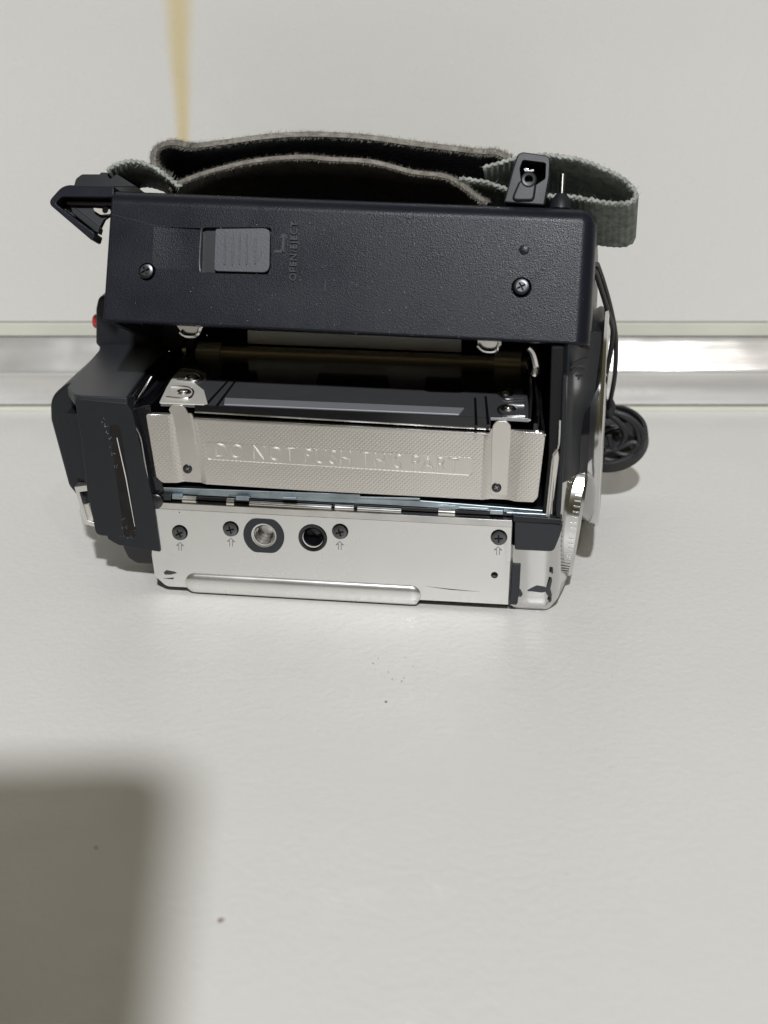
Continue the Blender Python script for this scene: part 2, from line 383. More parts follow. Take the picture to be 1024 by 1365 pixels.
for i in range(42):
    s_ = random.random(); side = random.random()
    if side < .55: u0, v0 = 137 + s_ * 18 + random.gauss(0, 2), 555 + s_ * 70
    elif side < .85: u0, v0 = random.choice((166, 181)) + random.gauss(0, 3), 690 + s_ * 26
    else: u0, v0 = 160 + s_ * 22, 716 + random.gauss(0, 2)
    p_ = P(u0, v0, -.56); e = random.uniform(.025, .065); poly(bm, [p_ + Vector((e * cos(t), 0, e * sin(t) * random.uniform(.5, 1.6))) for t in (0, 1.3, 2.6, 3.9, 5.2)], (0, .12, 0))
obj('glue_flecks', bm, M_FLECK, lab, kind='stuff')
bm = NB()                                                     # tall block behind, with the red button
poly(bm, rounded(PP([(131, 394), (127, 412), (127, 458), (134, 467), (260, 470), (260, 394)], 36), [2.2, 0, 1.0, 0, 0, 0]), (0, 36, 0))
blk = obj('rear_block', bm, M_BLK, cc, bevel=.8, seg=3)
bm = NB(); lathe(bm, P(129, 428, 40), (-1, 0, 0), [(-1, 1.5), (.3, 1.5), (.65, 1.2), (.8, .6), (.82, 0)], 24); obj('record_button', bm, M_RED, blk)
bm = NB(); poly(bm, rounded(PP([(160, 722), (170, 744), (182, 752), (240, 754), (240, 722)], 6), [0, 2, 2, 0, 0]), (0, 55, 0)); obj('lcd_panel', bm, M_GREY, cc, bevel=.5)
bm = NB(); box(bm, (38, 40, 1.2), (74, 70, 3.6)); obj('lower_cover', bm, M_DGREY, cc, bevel=1.0)

# ---- thin chrome rims of the bay
for pts, yy, rr in (([(171, 552), (176, 562), (186, 579), (192, 610), (199, 650), (203, 668)], -.2, .16),
                    ([(174, 572), (175, 548), (190, 522), (202, 502)], 1.0, .2),
                    ([(747, 560), (745, 594), (738, 606), (734, 640), (729, 688)], -.2, .22)):
    bm = NB(); tube(bm, [P(u, v, yy + (0 if k < 2 or yy < 0 else k * 2.5)) for k, (u, v) in enumerate(pts)], rr, 8); obj('bay_rim', bm, M_STEEL, cc)
bm = NB(); poly(bm, PP([(744, 598), (738, 608), (728, 690), (735, 692), (746, 610)], .4), (0, 1.0, 0)); obj('bay_liner', bm, M_NICK, cc, bevel=.15)
bm = NB(); poly(bm, PP([(750, 500), (756, 500), (755, 560), (747, 690), (741, 692), (747, 590)], -.5), (0, 6, 0)); obj('bay_column', bm, M_BLK, cc, bevel=.4)

# ---- silver bottom plate
bm = NB()
pl = PP([(203, 677), (683, 702), (678, 806.5), (222, 782), (206, 768), (202, 740)], 0)
poly(bm, rounded(pl, [0, 0, .25, 2.0, 1.0, 0]), (0, 1.6, 0))
plate = obj('bottom_plate', bm, M_SIL, cc, smooth=30, bevel=.35, seg=3)
SCR = [(239, 711), (307, 706), (453, 709.5), (665, 717.5)]
cs = []
for u, v in SCR:
    c = NB(); lathe(c, P(u, v, -.5), YA, [(0, 0), (0, 1.62), (1.6, 1.62), (1.6, 0)], 32); cs.append(c)
for u, v, r in ((352, 713.5, 2.15), (417, 717, 2.0), (659, 768, .68)):
    c = NB(); lathe(c, P(u, v, -.5), YA, [(0, 0), (0, r), (4, r), (4, 0)], 32); cs.append(c)
cut(plate, cs)
for k, (u, v) in enumerate(SCR): screw(P(u, v, .05), (0, -1, 0), 1.45, plate, (.5, .25, .3, .05)[k])
for u, v in ((240, 728), (308, 722.5), (453, 727), (664, 734)):                   # engraved double arrows
    bm = NB(); c = P(u, v, -.03); pts_ = [(-.27, -.95), (-.27, .3), (-.75, .05), (0, .8), (.75, .05), (.27, .3), (.27, -.95)]
    for (x0, z0), (x1, z1) in zip(pts_, pts_[1:]):
        d = Vector((x1 - x0, 0, z1 - z0)); nn = Vector((-d.z, 0, d.x)).normalized() * .07; A, B = c + Vector((x0, 0, z0)), c + Vector((x1, 0, z1))
        poly(bm, [A - nn, B - nn, B + nn, A + nn], (0, .1, 0))
    obj('arrow_mark', bm, M_PRINT, plate)
bm = NB()                                                     # tripod socket
lathe(bm, P(352, 713.5, .2), (0, -1, 0), [(-1, 4.15), (.15, 4.15), (.35, 3.95), (.4, 2.6), (.1, 2.5)], 48, flat=3.55)
tri = obj('tripod_socket', bm, M_DGREY, plate)
bm = NB(); lathe(bm, P(352, 713.5, 0), (0, -1, 0), [(.05, 2.62), (.14, 2.5), (.1, 2.2), (-.7, 1.75), (-.85, 1.9), (-1.3, 1.7), (-1.45, 1.9), (-1.9, 1.68), (-2.05, 1.88), (-2.5, 1.66), (-2.65, 1.85), (-3.2, 1.65), (-3.6, 1.2), (-3.7, 0)], 40)
obj('socket_thread', bm, M_STEEL, cc).parent = plate
bm = NB(); lathe(bm, P(417, 717, 0), (0, -1, 0), [(-3.4, 0), (-3.4, 1.5), (-.6, 1.7), (-.1, 1.95), (.22, 2.25), (.28, 2.7), (.1, 2.85), (-.2, 2.9)], 40)
obj('locating_hole', bm, M_GLOSSBLK, plate)
bm = NB(); cyl(bm, P(659, 768, 1.2), P(659, 768, 2.6), .9, 16); obj('hole_backing', bm, M_DARKMET, plate)
bm = NB()                                                     # rounded foot ridge
def capsule(bm, p0, p1, r, mi=0, n=10, sy=1.0, sz=1.0):
    d = (p1 - p0).normalized(); rows = []
    for k in range(-n, n + 1):
        a = pi / 2 * k / n; cc_ = p0 if k < 0 else p1
        if k == 0: stops = [(p0, 0.0), (p1, 0.0)]
        else: stops = [(cc_, a)]
        for c, aa in stops:
            rows.append([bm.verts.new(c + d * r * sin(aa) + Vector((0, cos(t) * r * cos(aa) * sy, sin(t) * r * cos(aa) * sz))) for t in [2 * pi * j / 20 for j in range(20)]])
    for a_, b_ in zip(rows, rows[1:]):
        for j in range(20): bm.faces.new((a_[j], b_[j], b_[(j + 1) % 20], a_[(j + 1) % 20]))
for r_, z_, u0_, u1_ in ((2.1, 1.5, 261, 547), (.85, .3, 262, 552)):
    pa, pb = P(u0_, 779, 0), P(u1_, 793.5, 0); pa.z = pb.z = z_
    bm = NB(); capsule(bm, pa, pb, r_, sy=.36 if r_ > 1.5 else .75, sz=1.0); obj('foot_ridge', bm, M_SIL, plate)
bm = NB()                                                     # folded upper lip
poly(bm, PP([(211, 669.5), (683, 694), (683, 703), (203.6, 677.5), (206, 672)], -.12), (0, 1.9, 0)); obj('plate_lip', bm, M_STEEL, plate, bevel=.12)
for pts in ([(218, 763), (222, 760), (233, 762), (236, 764), (228, 766), (220, 766)], [(217, 771), (232, 770), (231, 772.4)], [(567, 781.5), (600, 785), (640, 789), (600, 786.2)], [(238, 683), (239.4, 682), (240, 684)]):
    bm = NB(); poly(bm, PP(pts, -.03), (0, .2, 0)); obj('scuff', bm, M_CHIP, plate)

# ---- silver front corner (lens end)
def bulge(z):
    ks = ((-2, -.4), (2, -.3), (11, .4), (21, 1.9), (28, 3.0), (40, 3.0), (50, 4.0), (60, 4.4))
    for (z0, b0), (z1, b1) in zip(ks, ks[1:]):
        if z <= z1: return b0 + (b1 - b0) * max(0, z - z0) / (z1 - z0)
    return ks[-1][1]
def corner_grid(z0f, z1f, name, m, lift=0.0, parent=None, y1=40, start=0):
    bm = NB(); prof = []
    X0 = P(686, 760, 0).x
    prof += [(X0, 0.0), (X0 + 3, 0.0), (X0 + 5.6, .05)]
    for k in range(1, 9):
        a = pi / 2 * k / 8; prof.append((X0 + 5.6 + 3.2 * sin(a), .05 + 4.6 * (1 - cos(a))))
    prof += [(X0 + 9.6, 9), (X0 + 10.3, 14), (X0 + 10.8, 20), (X0 + 11, 30), (X0 + 11, y1)]
    prof = [q_ for q_ in prof[start:] if q_[1] <= y1 + 1e-6 and (q_[1] < y1 or q_ is prof[-1])]
    if y1 < 12: prof.append((X0 + 9.85, y1))
    n = len(prof); NZ = 14; rows = []
    for i, (x, y) in enumerate(prof):
        x0, y0 = prof[max(i - 1, 0)]; x1, y1_ = prof[min(i + 1, n - 1)]; d = Vector((x1 - x0, y1_ - y0, 0)).normalized(); nn = Vector((d.y, -d.x, 0))
        za, zb = z0f(i / (n - 1), x, y), z1f(i / (n - 1), x, y); row = []
        for k in range(NZ + 1):
            z = za + (zb - za) * k / NZ
            ins = 0.0
            if z < 1.6: ins = 1.6 - math.sqrt(max(0, 1.6 ** 2 - (1.6 - z) ** 2)) if z > 0 else 1.6
            row.append(bm.verts.new(Vector((x + bulge(z) * min(1, max(0, y) / 14), y, z)) + nn * (lift - ins * .8)))
        rows.append(row)
    for a_, b_ in zip(rows, rows[1:]):
        for k in range(NZ): bm.faces.new((a_[k], b_[k], b_[k + 1], a_[k + 1]))
    bmesh.ops.recalc_face_normals(bm, faces=bm.faces)
    r = bmesh.ops.extrude_face_region(bm, geom=list(bm.faces)); vs = [g for g in r['geom'] if isinstance(g, bmesh.types.BMVert)]
    for v in vs: v.co += Vector((-1.2, 1.2 if v.co.y < 6 else 0, 0))
    return obj(name, bm, m, parent or cc, 50)
fp = corner_grid(lambda s, x, y: -.6, lambda s, x, y: 13.0 if y < .35 else (27.5 if y < 8 else 29.5), 'front_panel', M_CHROME)
dp = corner_grid(lambda s, x, y: 25.8, lambda s, x, y: 53, 'grip_panel', M_BLK, lift=.35, start=6, y1=10.6)
bm = NB(); poly(bm, rounded(PP([(686, 693), (744, 697.5), (750, 703), (746, 716), (738, 736), (686, 733.5)], -.35), [0, .5, .5, .8, 1.2, 0]), (0, 4, 0)); obj('corner_trim', bm, M_DGREY, cc, bevel=.35)
bm = NB(); poly(bm, PP([(684, 687), (748, 692), (749, 699), (684, 695.5)], -.75), (0, 5, 0)); obj('trim_rail', bm, M_BLK, cc, bevel=.2)
bm = NB(); poly(bm, PP([(683.5, 751), (694, 751.5), (692, 790), (689, 806.8), (678.5, 806), (681, 790)], -.25), (0, 2, 0)); obj('rubber_strip', bm, M_DGREY, cc, bevel=.2)
for pts in ([(701, 788), (708, 784), (716, 780.5), (724, 782), (729, 784), (728, 789), (722, 790), (710, 788.5)], [(690, 783), (694, 786), (697, 792), (695, 796), (690, 795)],
            [(729, 783), (735, 770), (736, 775), (733.5, 786), (736, 796), (732, 796), (728, 791)], [(735, 762), (737, 757), (737.5, 764), (735.5, 766)], [(731, 801), (735, 798), (735.5, 801), (732, 804)]):
    bm = NB(); poly(bm, rounded(PP(pts, -.06), .35, 3), (0, .8, 0)); obj('paint_chip', bm, M_CHIP, fp)
# lens
lx = 86.9
bm = NB(); lathe(bm, (lx - 5, 30, 30.2), XA, [(0, 20), (3.2, 22.2), (4.4, 22.4), (5.0, 22.1), (5.2, 21.3), (4.0, 19.4), (1.0, 18.5), (0, 18.2)], 72); ring = obj('lens_ring', bm, M_CHROME, cc)
bm = NB(); lathe(bm, (lx - 6, 30, 30.2), XA, [(0, 0), (3, 0), (3.5, 12), (4.6, 13), (5.6, 18.8), (4, 19), (0, 19)], 60); obj('lens_barrel', bm, M_GLOSSBLK, ring)
bm = NB(); lathe(bm, (78.5, 28, 30.4), XA, [(0, 20.4), (5.0, 20.2), (6.4, 19.7), (5.0, 19.3), (1.0, 19.2), (1.0, 0)], 60); obj('lens_hood', bm, M_GLOSSBLK, cc)
RA = Vector((1, 0, -.11)).normalized(); r1_, r2_, _ = basis(RA); RC = Vector((80.6, 20, 15.4))
bm = NB(); lathe(bm, RC, RA, [(0, 15.2), (2.4, 15.2), (3.0, 14.7), (3.1, 13.0), (3.1, 0)], 72); dial = obj('grip_ring', bm, M_CHROME, cc)
bm = NB()
for k in range(86):
    a = 2 * pi * k / 86; d = r1_ * cos(a) + r2_ * sin(a)
    box(bm, RC + RA * 1.7 + d * 15.15, (1.2, .5, .3), Matrix((RA, d, RA.cross(d))).transposed())
obj('grip_ribs', bm, M_SIL, dial, kind='stuff')
bm = NB()                                                     # embossed marks on the dark grip
for pts in ([(760, 491), (764, 484), (772, 479), (783, 476), (784, 485), (775, 486), (766, 488)], [(761, 495), (766, 490), (776, 491), (780, 494), (776, 496), (768, 494), (764, 498)],
            [(767, 500), (777, 500), (777, 502), (773, 502.5), (772, 506), (770, 506), (770, 502), (767, 502)]):
    poly(bm, [Vector((p.x, p.y - .15, p.z)) for p in PP(pts, 2.0)], (0, .5, 0))
obj('embossed_mark', bm, M_GLOSSBLK, dp)

# ---- cassette mechanism strip under the carriage
bm = NB(); poly(bm, PP([(206, 652), (738, 684), (738, 692), (206, 668)], 4), (0, 40, 0)); obj('bay_floor', bm, M_GLOSSBLK, cc)
bm = NB(); poly(bm, PP([(214, 649.5), (420, 657), (424, 661), (560, 667), (735, 681), (735, 686), (560, 676), (400, 668), (214, 658)], 1.6), (0, 2, 0)); obj('guide_bar', bm, M_ZINC, cc, bevel=.2)
bm = NB(); poly(bm, PP([(360, 655), (480, 659), (480, 662), (560, 664), (560, 667), (360, 661)], 1.2), (0, 1, 0)); obj('guide_bar', bm, M_ZINC, cc, bevel=.1)
bm = NB(); poly(bm, PP([(214, 659), (700, 684), (700, 689), (214, 664)], 1.9), (0, 2, 0)); obj('guide_bar', bm, M_DARKMET, cc, bevel=.1)
for u0, u1, m, dv, hh in ((229, 243, M_ZINC, -1, 7), (244, 262, M_STEEL, 0, 10), (303, 313, M_STEEL, 0, 11), (314, 332, M_ZINC, -3, 6), (333, 442, M_STEEL, 2.5, 7), (447, 472, M_STEEL, 1.5, 8), (477, 535, M_STEEL, 2.5, 7), (585, 607, M_STEEL, -1, 11), (653, 671, M_ZINC, -2, 6), (612, 650, M_ZINC, -5, 3), (676, 735, M_ZINC, -1, 3), (376, 395, M_ZINC, -5, 3), (214, 228, M_DARKMET, 0, 8)):
    v0 = 659 + (u0 - 214) * .0515 + dv; v1 = 659 + (u1 - 214) * .0515 + dv
    bm = NB(); pa_, pb_ = P(u0, v0 + hh / 2, .7), P(u1, v1 + hh / 2, .7)
    if u1 - u0 > 25 or m is M_STEEL: cyl(bm, pa_, pb_, hh / 6.6 / 2, 16); obj('roller', bm, m, cc, 40)
    else: poly(bm, PP([(u0, v0), (u1, v1), (u1, v1 + hh), (u0, v0 + hh)], .4), (0, 1, 0)); obj('tab', bm, m, cc, bevel=.15)
bm = NB(); lathe(bm, P(208, 668, .2), (0, -1, 0), [(-1, 1.5), (.3, 1.5), (.5, 1.2), (.5, 0)], 24); obj('hinge_pin', bm, M_DARKMET, cc)

# ---- cassette carriage
car = bpy.data.objects.new('cassette_carriage', None); col.objects.link(car); car.parent = cc
fpts = [(194, 552), (231, 553), (254, 553), (257, 558), (652, 579), (655, 573), (724, 577), (727, 582), (717, 664), (711, 670), (420, 655), (245, 644), (216, 644), (208, 636)]
bm = NB(); poly(bm, rounded(PP(fpts, .6), [.6, 0, .3, 0, 0, .3, .5, 1, 1.5, 0, 0, 0, 1.5, .5]), (0, 1.4, 0))
fpl = obj('front_plate', bm, M_NICKD, car, bevel=.15)
bm = NB()                                                     # smooth frame with the lettering
c = NB(); poly(c, rounded(PP([(272, 589), (632, 610), (630, 635), (275, 613)], .3), .9), (0, .55, 0)); cut(fpl, [c], M_NICK)
poly(bm, rounded(PP([(272.5, 589.5), (631.5, 610.5), (629.5, 634.5), (275.5, 612.5)], .80), .9), (0, .2, 0))
obj('letter_panel', bm, M_NICK, fpl)
A_, B_ = P(286, 601, .76), P(612, 621.5, .76)
text('lettering', 'DO NOT PUSH THIS PART', (A_ + B_) / 2, B_ - A_, ZA, 4.1, .2, M_STAMP, fpl, width=(B_ - A_).length, lw=-.08, bev=.085)
bm = NB(); poly(bm, PP([(257, 556.5), (652, 577.6), (652, 580), (257, 559.4)], .35), (0, 1.2, 0)); obj('plate_edge', bm, M_STEEL, fpl, bevel=.08)
chan = []
for t4, b4 in (([(222, 548), (262, 550), (277, 648), (233, 648)], [(231, 548), (253, 550), (269, 648), (246, 648)]), ([(644, 570), (701, 572), (690, 672), (640, 668)], [(656, 570), (681, 572), (676, 672), (654, 668)])):
    c = NB(); q = [c.verts.new(p) for p in PP(t4, .5)] + [c.verts.new(p) for p in PP(b4, 1.5)]
    for f in ((0, 1, 2, 3), (7, 6, 5, 4), (0, 4, 5, 1), (1, 5, 6, 2), (2, 6, 7, 3), (3, 7, 4, 0)): c.faces.new([q[i] for i in f])
    chan.append(c)
cut(fpl, chan, M_NICK)
for tp in (((224, 546), (229, 540), (242, 540), (248, 546), (254, 557), (268.5, 640), (246.5, 640), (231.5, 557)), ((657, 567), (662, 561.5), (675, 561.5), (681, 567), (681, 580), (676, 661), (654, 660), (656, 580))):
    bm = NB(); poly(bm, rounded(PP(tp, 1.32), [.8, .8, .8, .8, 0, .3, .3, 0]), (0, .5, 0)); obj('spring_tab', bm, M_NICK, fpl, bevel=.1)
for u, v in ((250, 625), (662, 650)): screw(P(u, v, 1.3), (0, -1, 0), .95, fpl, .6, M_DARKMET)
# top plate
zt = 38.0
def ZZ(pts, z=zt):
    q = [Z(u, v, z) for u, v in pts]
    for p in q: p.y = max(p.y, 1.9)
    return q
bm = NB(); poly(bm, ZZ([(212, 540), (252, 541), (260, 549), (654, 572.5), (664, 562), (705, 560.5), (707, 555), (701, 478), (247, 466), (213, 534)]), (0, 0, -.6)); tpl = obj('top_plate', bm, M_MIRROR, car, bevel=.1)
q = [P(260, 549, 1.75), P(654, 572, 1.75)]; q0 = [Vector((p.x, 1.75, zt - .02)) for p in q]
bm = NB(); poly(bm, [q0[0], q0[1], q[1], q[0]], (0, .3, 0)); obj('front_lip', bm, M_GLOSSBLK, tpl)  # lip coloured black to stand in for the shaded gap below the plate
bm = NB(); tube(bm, [q[0] - YA * .1, q[1] - YA * .1], .16, 6); obj('plate_edge', bm, M_STEEL, tpl)
bm = NB(); poly(bm, rounded(ZZ([(211, 538), (253, 540), (262, 545), (273, 545), (272, 520), (262, 512), (258, 508), (276, 505), (274, 497), (262, 492), (238, 490), (222, 516)], zt + .12), .6), (0, 0, -.25)); obj('side_tray', bm, M_BEND, tpl, bevel=.08)
bm = NB(); poly(bm, ZZ([(668, 560.8), (706, 559.5), (704, 540), (678, 541), (668, 548)], zt + .12), (0, 0, -.25)); obj('side_tray', bm, M_MIRROR, tpl, bevel=.08)
for pts in ([(222, 529), (250, 531), (258, 523), (250, 516), (228, 515)], [(236, 506), (258, 508), (270, 505), (262, 497), (240, 495)], [(700, 555), (672, 554), (664, 545), (674, 540), (699, 540)], [(698, 530), (674, 531), (666, 524), (674, 519), (697, 520)]):
    bm = NB(); tube(bm, [p for p in ZZ(pts, zt + .3)], .22, 6, 4); obj('embossed_rib', bm, M_STEEL, tpl)
for u, v in ((245, 523), (256, 504), (678, 545), (674, 525)):
    bm = NB(); lathe(bm, Z(u, v, zt + .1), ZA, [(0, 1.6), (.35, 1.3), (.3, .8), (-.3, .7), (-.3, 0)], 24); obj('rivet', bm, M_STEEL, tpl)
bm = NB(); poly(bm, [Vector((13.8, 6.8, zt + .15)), Vector((60.6, 6.8, zt + .15)), Vector((60.0, 2.7, zt + .15)), Vector((14.6, 2.7, zt + .15))], (0, 0, -.3)); obj('raised_strip', bm, mat('brushed_strip', (.34, .35, .37), .36, .45, noise=(60, .06, (.1, 1, 1))), tpl, bevel=.1)
for u0, u1, b0, b1 in ((272, 302, 540, 508), (287, 312, 541, 508), (633, 632, 567, 530), (649, 646, 566, 528)):
    bm = NB(); poly(bm, [Z(u0, b0, zt + .1), Z(u0 + 4, b0, zt + .1), Z(u1 + 3, b1, zt + .1), Z(u1, b1, zt + .1)], (0, 0, -.3)); obj('slot', bm, M_GLOSSBLK, tpl)
for pts in ([(290, 506), (345, 508), (340, 484), (300, 482)], [(420, 512), (520, 518), (515, 490), (430, 486)], [(565, 522), (620, 524), (612, 497), (570, 494)]):
    bm = NB(); poly(bm, rounded(ZZ(pts, zt + .08), 2), (0, 0, -.3)); obj('painted_reflection', bm, M_GLOSSBLK, tpl)  # dark reflections of the door's underside, painted on as black shapes
bm = NB(); box(bm, P(458, 500, 42) + Vector((0, 0, -2)), (4, 2, 3)); obj('hub', bm, M_BEIGE, car)
bm = NB()                                                     # carriage sides
poly(bm, [Vector((-.6, 1.2, 37.4)), Vector((-.6, 40, 39)), Vector((-.6, 40, 26)), Vector((-.2, 1.2, 23))], (.7, 0, 0)); obj('side_plate', bm, M_DARKMET, car)
bm = NB(); poly(bm, [Vector((74.2, 1.2, 37.4)), Vector((74.2, 40, 39)), Vector((74.2, 40, 26)), Vector((74.2, 1.2, 23))], (.7, 0, 0)); obj('side_plate', bm, M_DARKMET, car)
for pts in ([(706, 560), (708, 520), (704, 480)], [(716, 575), (717, 540), (713, 500), (712, 470)], [(726, 580), (722, 550), (719, 520)]):
    bm = NB(); tube(bm, [P(u, v, 1 + k * 8) for k, (u, v) in enumerate(pts)], .28, 6); obj('side_edge', bm, M_STEEL, car)
# hinge shaft and brackets
bm = NB(); cyl(bm, P(246, 466, 39), P(706, 484, 39), 1.25, 24); sh = obj('hinge_shaft', bm, M_BRONZE, cc)
for u0, u1, v0, v1 in ((262, 295, 455, 488), (660, 695, 466, 502)):
    bm = NB(); c0, c1 = P(u0, (v0 + v1) / 2 - 6, 38.8), P(u1, (v0 + v1) / 2 - 5, 38.8)
    cyl(bm, c0, c1, 1.75, 24); poly(bm, [c0 + Vector((0, -1.6, .6)), c1 + Vector((0, -1.6, .6)), c1 + Vector((0, -2.2, -4)), c0 + Vector((0, -2.2, -4))], (0, .8, 0)); obj('hinge_bracket', bm, M_BEND if u0 < 300 else M_BRONZE, cc)
bm = NB(); cyl(bm, P(247, 466, 37), P(252, 466, 37), 2.6, 20); obj('hinge_cap', bm, M_STEEL, cc)
bm = NB(); poly(bm, PP([(330, 440), (615, 452), (615, 470), (330, 458)], 41), (0, 1, 0)); obj('rear_strip', bm, M_BEND, cc, bevel=.1)
for pts in ([(230, 428), (266, 428), (266, 440), (261, 447), (247, 447), (240, 442)], [(636, 448), (665, 450), (664, 463), (658, 468), (645, 467), (637, 460)]):
    q = PP(pts, 6); bm = NB(); tube(bm, q, .42, 8, 3); poly(bm, [p + Vector((0, .5, 0)) for p in q], (0, .6, 0)); obj('lid_hook', bm, M_STEEL, cc)
bm = NB(); tube(bm, PP([(706, 462), (712, 470), (716, 490), (712, 500)], 12), .9, 10); obj('lid_arm', bm, M_STEEL, cc)

# ================================================================== cassette door (lid)
bm = NB()
lp = LL([(149, 251), (797, 276), (786, 459), (137, 427)])
a, b = poly(bm, lp, LBK * 52)
bm.verts.ensure_lookup_table()
def E(v0, v1): return [e for e in v0.link_edges if e.other_vert(v0) is v1][0]
bmesh.ops.bevel(bm, geom=[E(a[0], a[1]), E(a[1], a[2]), E(a[1], b[1])], offset=3.0, segments=8, profile=.5, affect='EDGES')
lid = obj('cassette_door', bm, M_LID, cc, 40, bevel=.35, seg=3)
def lidcut(pts, depth, rr=0, over=1.0):
    bm = NB(); poly(bm, [p - LBK * over for p in rounded(LL(pts), rr)] if rr else [p - LBK * over for p in LL(pts)], LBK * (depth + over)); return bm
ramp = NB(); f_ = LL([(205, 302), (268, 304), (266, 362), (203, 357)])
v8 = [ramp.verts.new(p) for p in [f_[0] - LBK * .6, f_[1] - LBK * .6, f_[2] - LBK * .6, f_[3] - LBK * .6, f_[0] + LBK * .02, f_[1] + LBK * .62, f_[2] + LBK * .62, f_[3] + LBK * .02]]
for f in ((0, 1, 2, 3), (7, 6, 5, 4), (0, 4, 5, 1), (1, 5, 6, 2), (2, 6, 7, 3), (3, 7, 4, 0)): ramp.faces.new([v8[i] for i in f])
cs = [lidcut([(269.5, 303), (362, 303), (361, 366), (267.5, 364)], 1.3, .8), ramp]
for u, v, r in ((194, 361, 1.7), (695, 382, 1.9)):
    c = NB(); lathe(c, L(u, v, -1), LBK, [(0, 0), (0, r), (2.6, r), (2.6, 0)], 32); cs.append(c)
cav = NB(); poly(cav, LL([(163, 268), (784, 292), (773, 540), (146, 520)], 2.6), LBK * 47.5); cs.append(cav)
cut(lid, cs)
bm = NB(); poly(bm, rounded(LL([(287.5, 305), (360, 304), (359, 363), (285.5, 361)], -.15), [.4, 1.4, 1.4, .8]), LBK * 1.4)
for u in (300.5, 310.5, 320, 329.5): poly(bm, [L(u - .9, 313, -.15), L(u + .9, 313, -.15), L(u + .1, 353, -.15), L(u - 1.7, 353, -.15)], -LBK * .22)
poly(bm, LL([(341, 319), (344, 322), (352, 334), (343, 347), (340, 351)], -.15), -LBK * .1)
poly(bm, LL([(340, 318), (342, 318), (341, 352), (339, 352)], -.15), -LBK * .24)
obj('open_switch', bm, M_GREY, lid, bevel=.1)
bm = NB(); poly(bm, LL([(268.5, 304), (361.5, 304), (360.5, 365), (266.8, 363)], 1.2), LBK * .3); obj('switch_track', bm, M_BLK, lid)
bm = NB(); tube(bm, LL([(269, 304), (268, 312), (266.5, 336), (266, 353), (267, 362)], -.02), .16, 6); obj('scoop_lip_glint', bm, M_GREY, lid)  # lighter grey lip stands in for the lamp highlight on this edge
for (u, v, r, m) in ((194, 361, 1.5, M_DARKMET), (695, 382, 1.5, M_DARKMET)): screw(L(u, v, .7), -LBK, r, lid, .5, m)
bm = NB(); lathe(bm, L(699, 333, .1), -LBK, [(-.2, 1.0), (.15, .95), (.22, .8), (.22, 0)], 24); obj('locating_pip', bm, M_LID, lid)
text('lettering', 'OPEN/EJECT', L(392, 335, -.1), LL([(386, 372)])[0] * -1 + LL([(388, 298)])[0], LL([(372, 335)])[0] - LL([(392, 336)])[0], 1.85, .5, M_DGREY, lid, width=11.2, lw=.02)
bm = NB()
for pts in ([(366, 337), (379, 337), (379, 333.5), (366, 333.5)], [(376, 337), (379, 337), (380, 311), (377, 311)], [(377, 311), (380, 311), (384, 318), (382, 318)], [(377, 311), (380, 311), (375, 318), (373, 318)]):
    poly(bm, LL(pts, .05), -LBK * .25)
obj('eject_symbol', bm, M_DGREY, lid)

bm = NB()
def fleck(u, v, e, d=-.02):
    p_ = L(u, v, d); poly(bm, [p_ + (XA * cos(t) + LUP * sin(t) * random.uniform(.6, 1.4)) * e for t in (0, 1.3, 2.6, 3.9, 5.2)], -LBK * .03)
for i in range(210): fleck(random.triangular(150, 780, 690), random.uniform(292, 450), random.uniform(.02, .055))  # pale specks painted in for glints of the grain, denser to the right
obj('grain_glints', bm, M_FLECK, lid, kind='stuff')
sc_ = [(150, 286), (178, 293), (205, 300), (226, 303.5)]
bm = NB(); tube(bm, LL(sc_, 0), .035, 4, 4); obj('scratch', bm, M_GREY, lid)
for pts in ([(452, 300), (456, 307), (458, 316)], [(434, 372), (433, 388)], [(516, 302), (516, 316), (515, 328)]):
    bm = NB(); tube(bm, LL(pts, 0), .03, 4, 3); obj('scratch', bm, M_GREY, lid)

# hooked rear flange of the door
bm = NB()
ho = [(152, 248), (84, 246), (63, 270), (121, 319.5), (124.5, 319.5), (127, 311), (74, 271), (82, 262.5), (152, 263)]
poly(bm, rounded(LL(ho, 1.0), [0, 3.4, 1.3, .3, .3, .3, .5, .9, 0], 8), LBK * 5); hook = obj('rear_flange', bm, M_LID, lid, bevel=.35, seg=3)
bm = NB(); poly(bm, LL([(84, 267), (152, 268), (152, 274), (90, 273)], 3), LBK * 3); obj('flange_rib', bm, M_GLOSSBLK, hook, bevel=.2)
bm = NB(); poly(bm, LL([(94, 276), (100, 277), (133, 303), (131, 311), (127, 309), (96, 284)], 2.0), LBK * 2.5); obj('flange_rib', bm, M_BLK, hook, bevel=.2)
bm = NB(); poly(bm, LL([(76, 269), (151, 263), (151, 284), (139, 292), (131, 309), (124, 313)], 5.6), LBK * 1.2); obj('flange_wall', bm, M_BLK, hook)
bm = NB(); poly(bm, LL([(92, 274), (140, 272), (152, 284), (138, 293), (131, 306), (98, 282)], 4.2), LBK * 1); obj('flange_web', bm, M_DGREY, hook)
bm = NB(); poly(bm, rounded(LL([(124, 277), (147, 279), (148, 285), (134, 286), (126, 281)], 3.0), .6), LBK * 1.2); obj('flange_tab', bm, M_BEIGE, hook)
bm = NB(); lathe(bm, L(141, 280, 3.2), -LBK, [(-1, .6), (.4, .6), (.4, 0)], 16); obj('flange_pin', bm, M_GLOSSBLK, hook)
# strap anchor lugs on the door
bm = NB(); poly(bm, rounded(LL([(98, 249), (101, 238), (109, 232), (133, 232), (134, 229.5), (153, 230), (183, 249)], 8), [0, 1, 1, .3, .3, 1.2, 0]), LBK * 9); obj('strap_lug', bm, M_BLK, lid, bevel=.4)

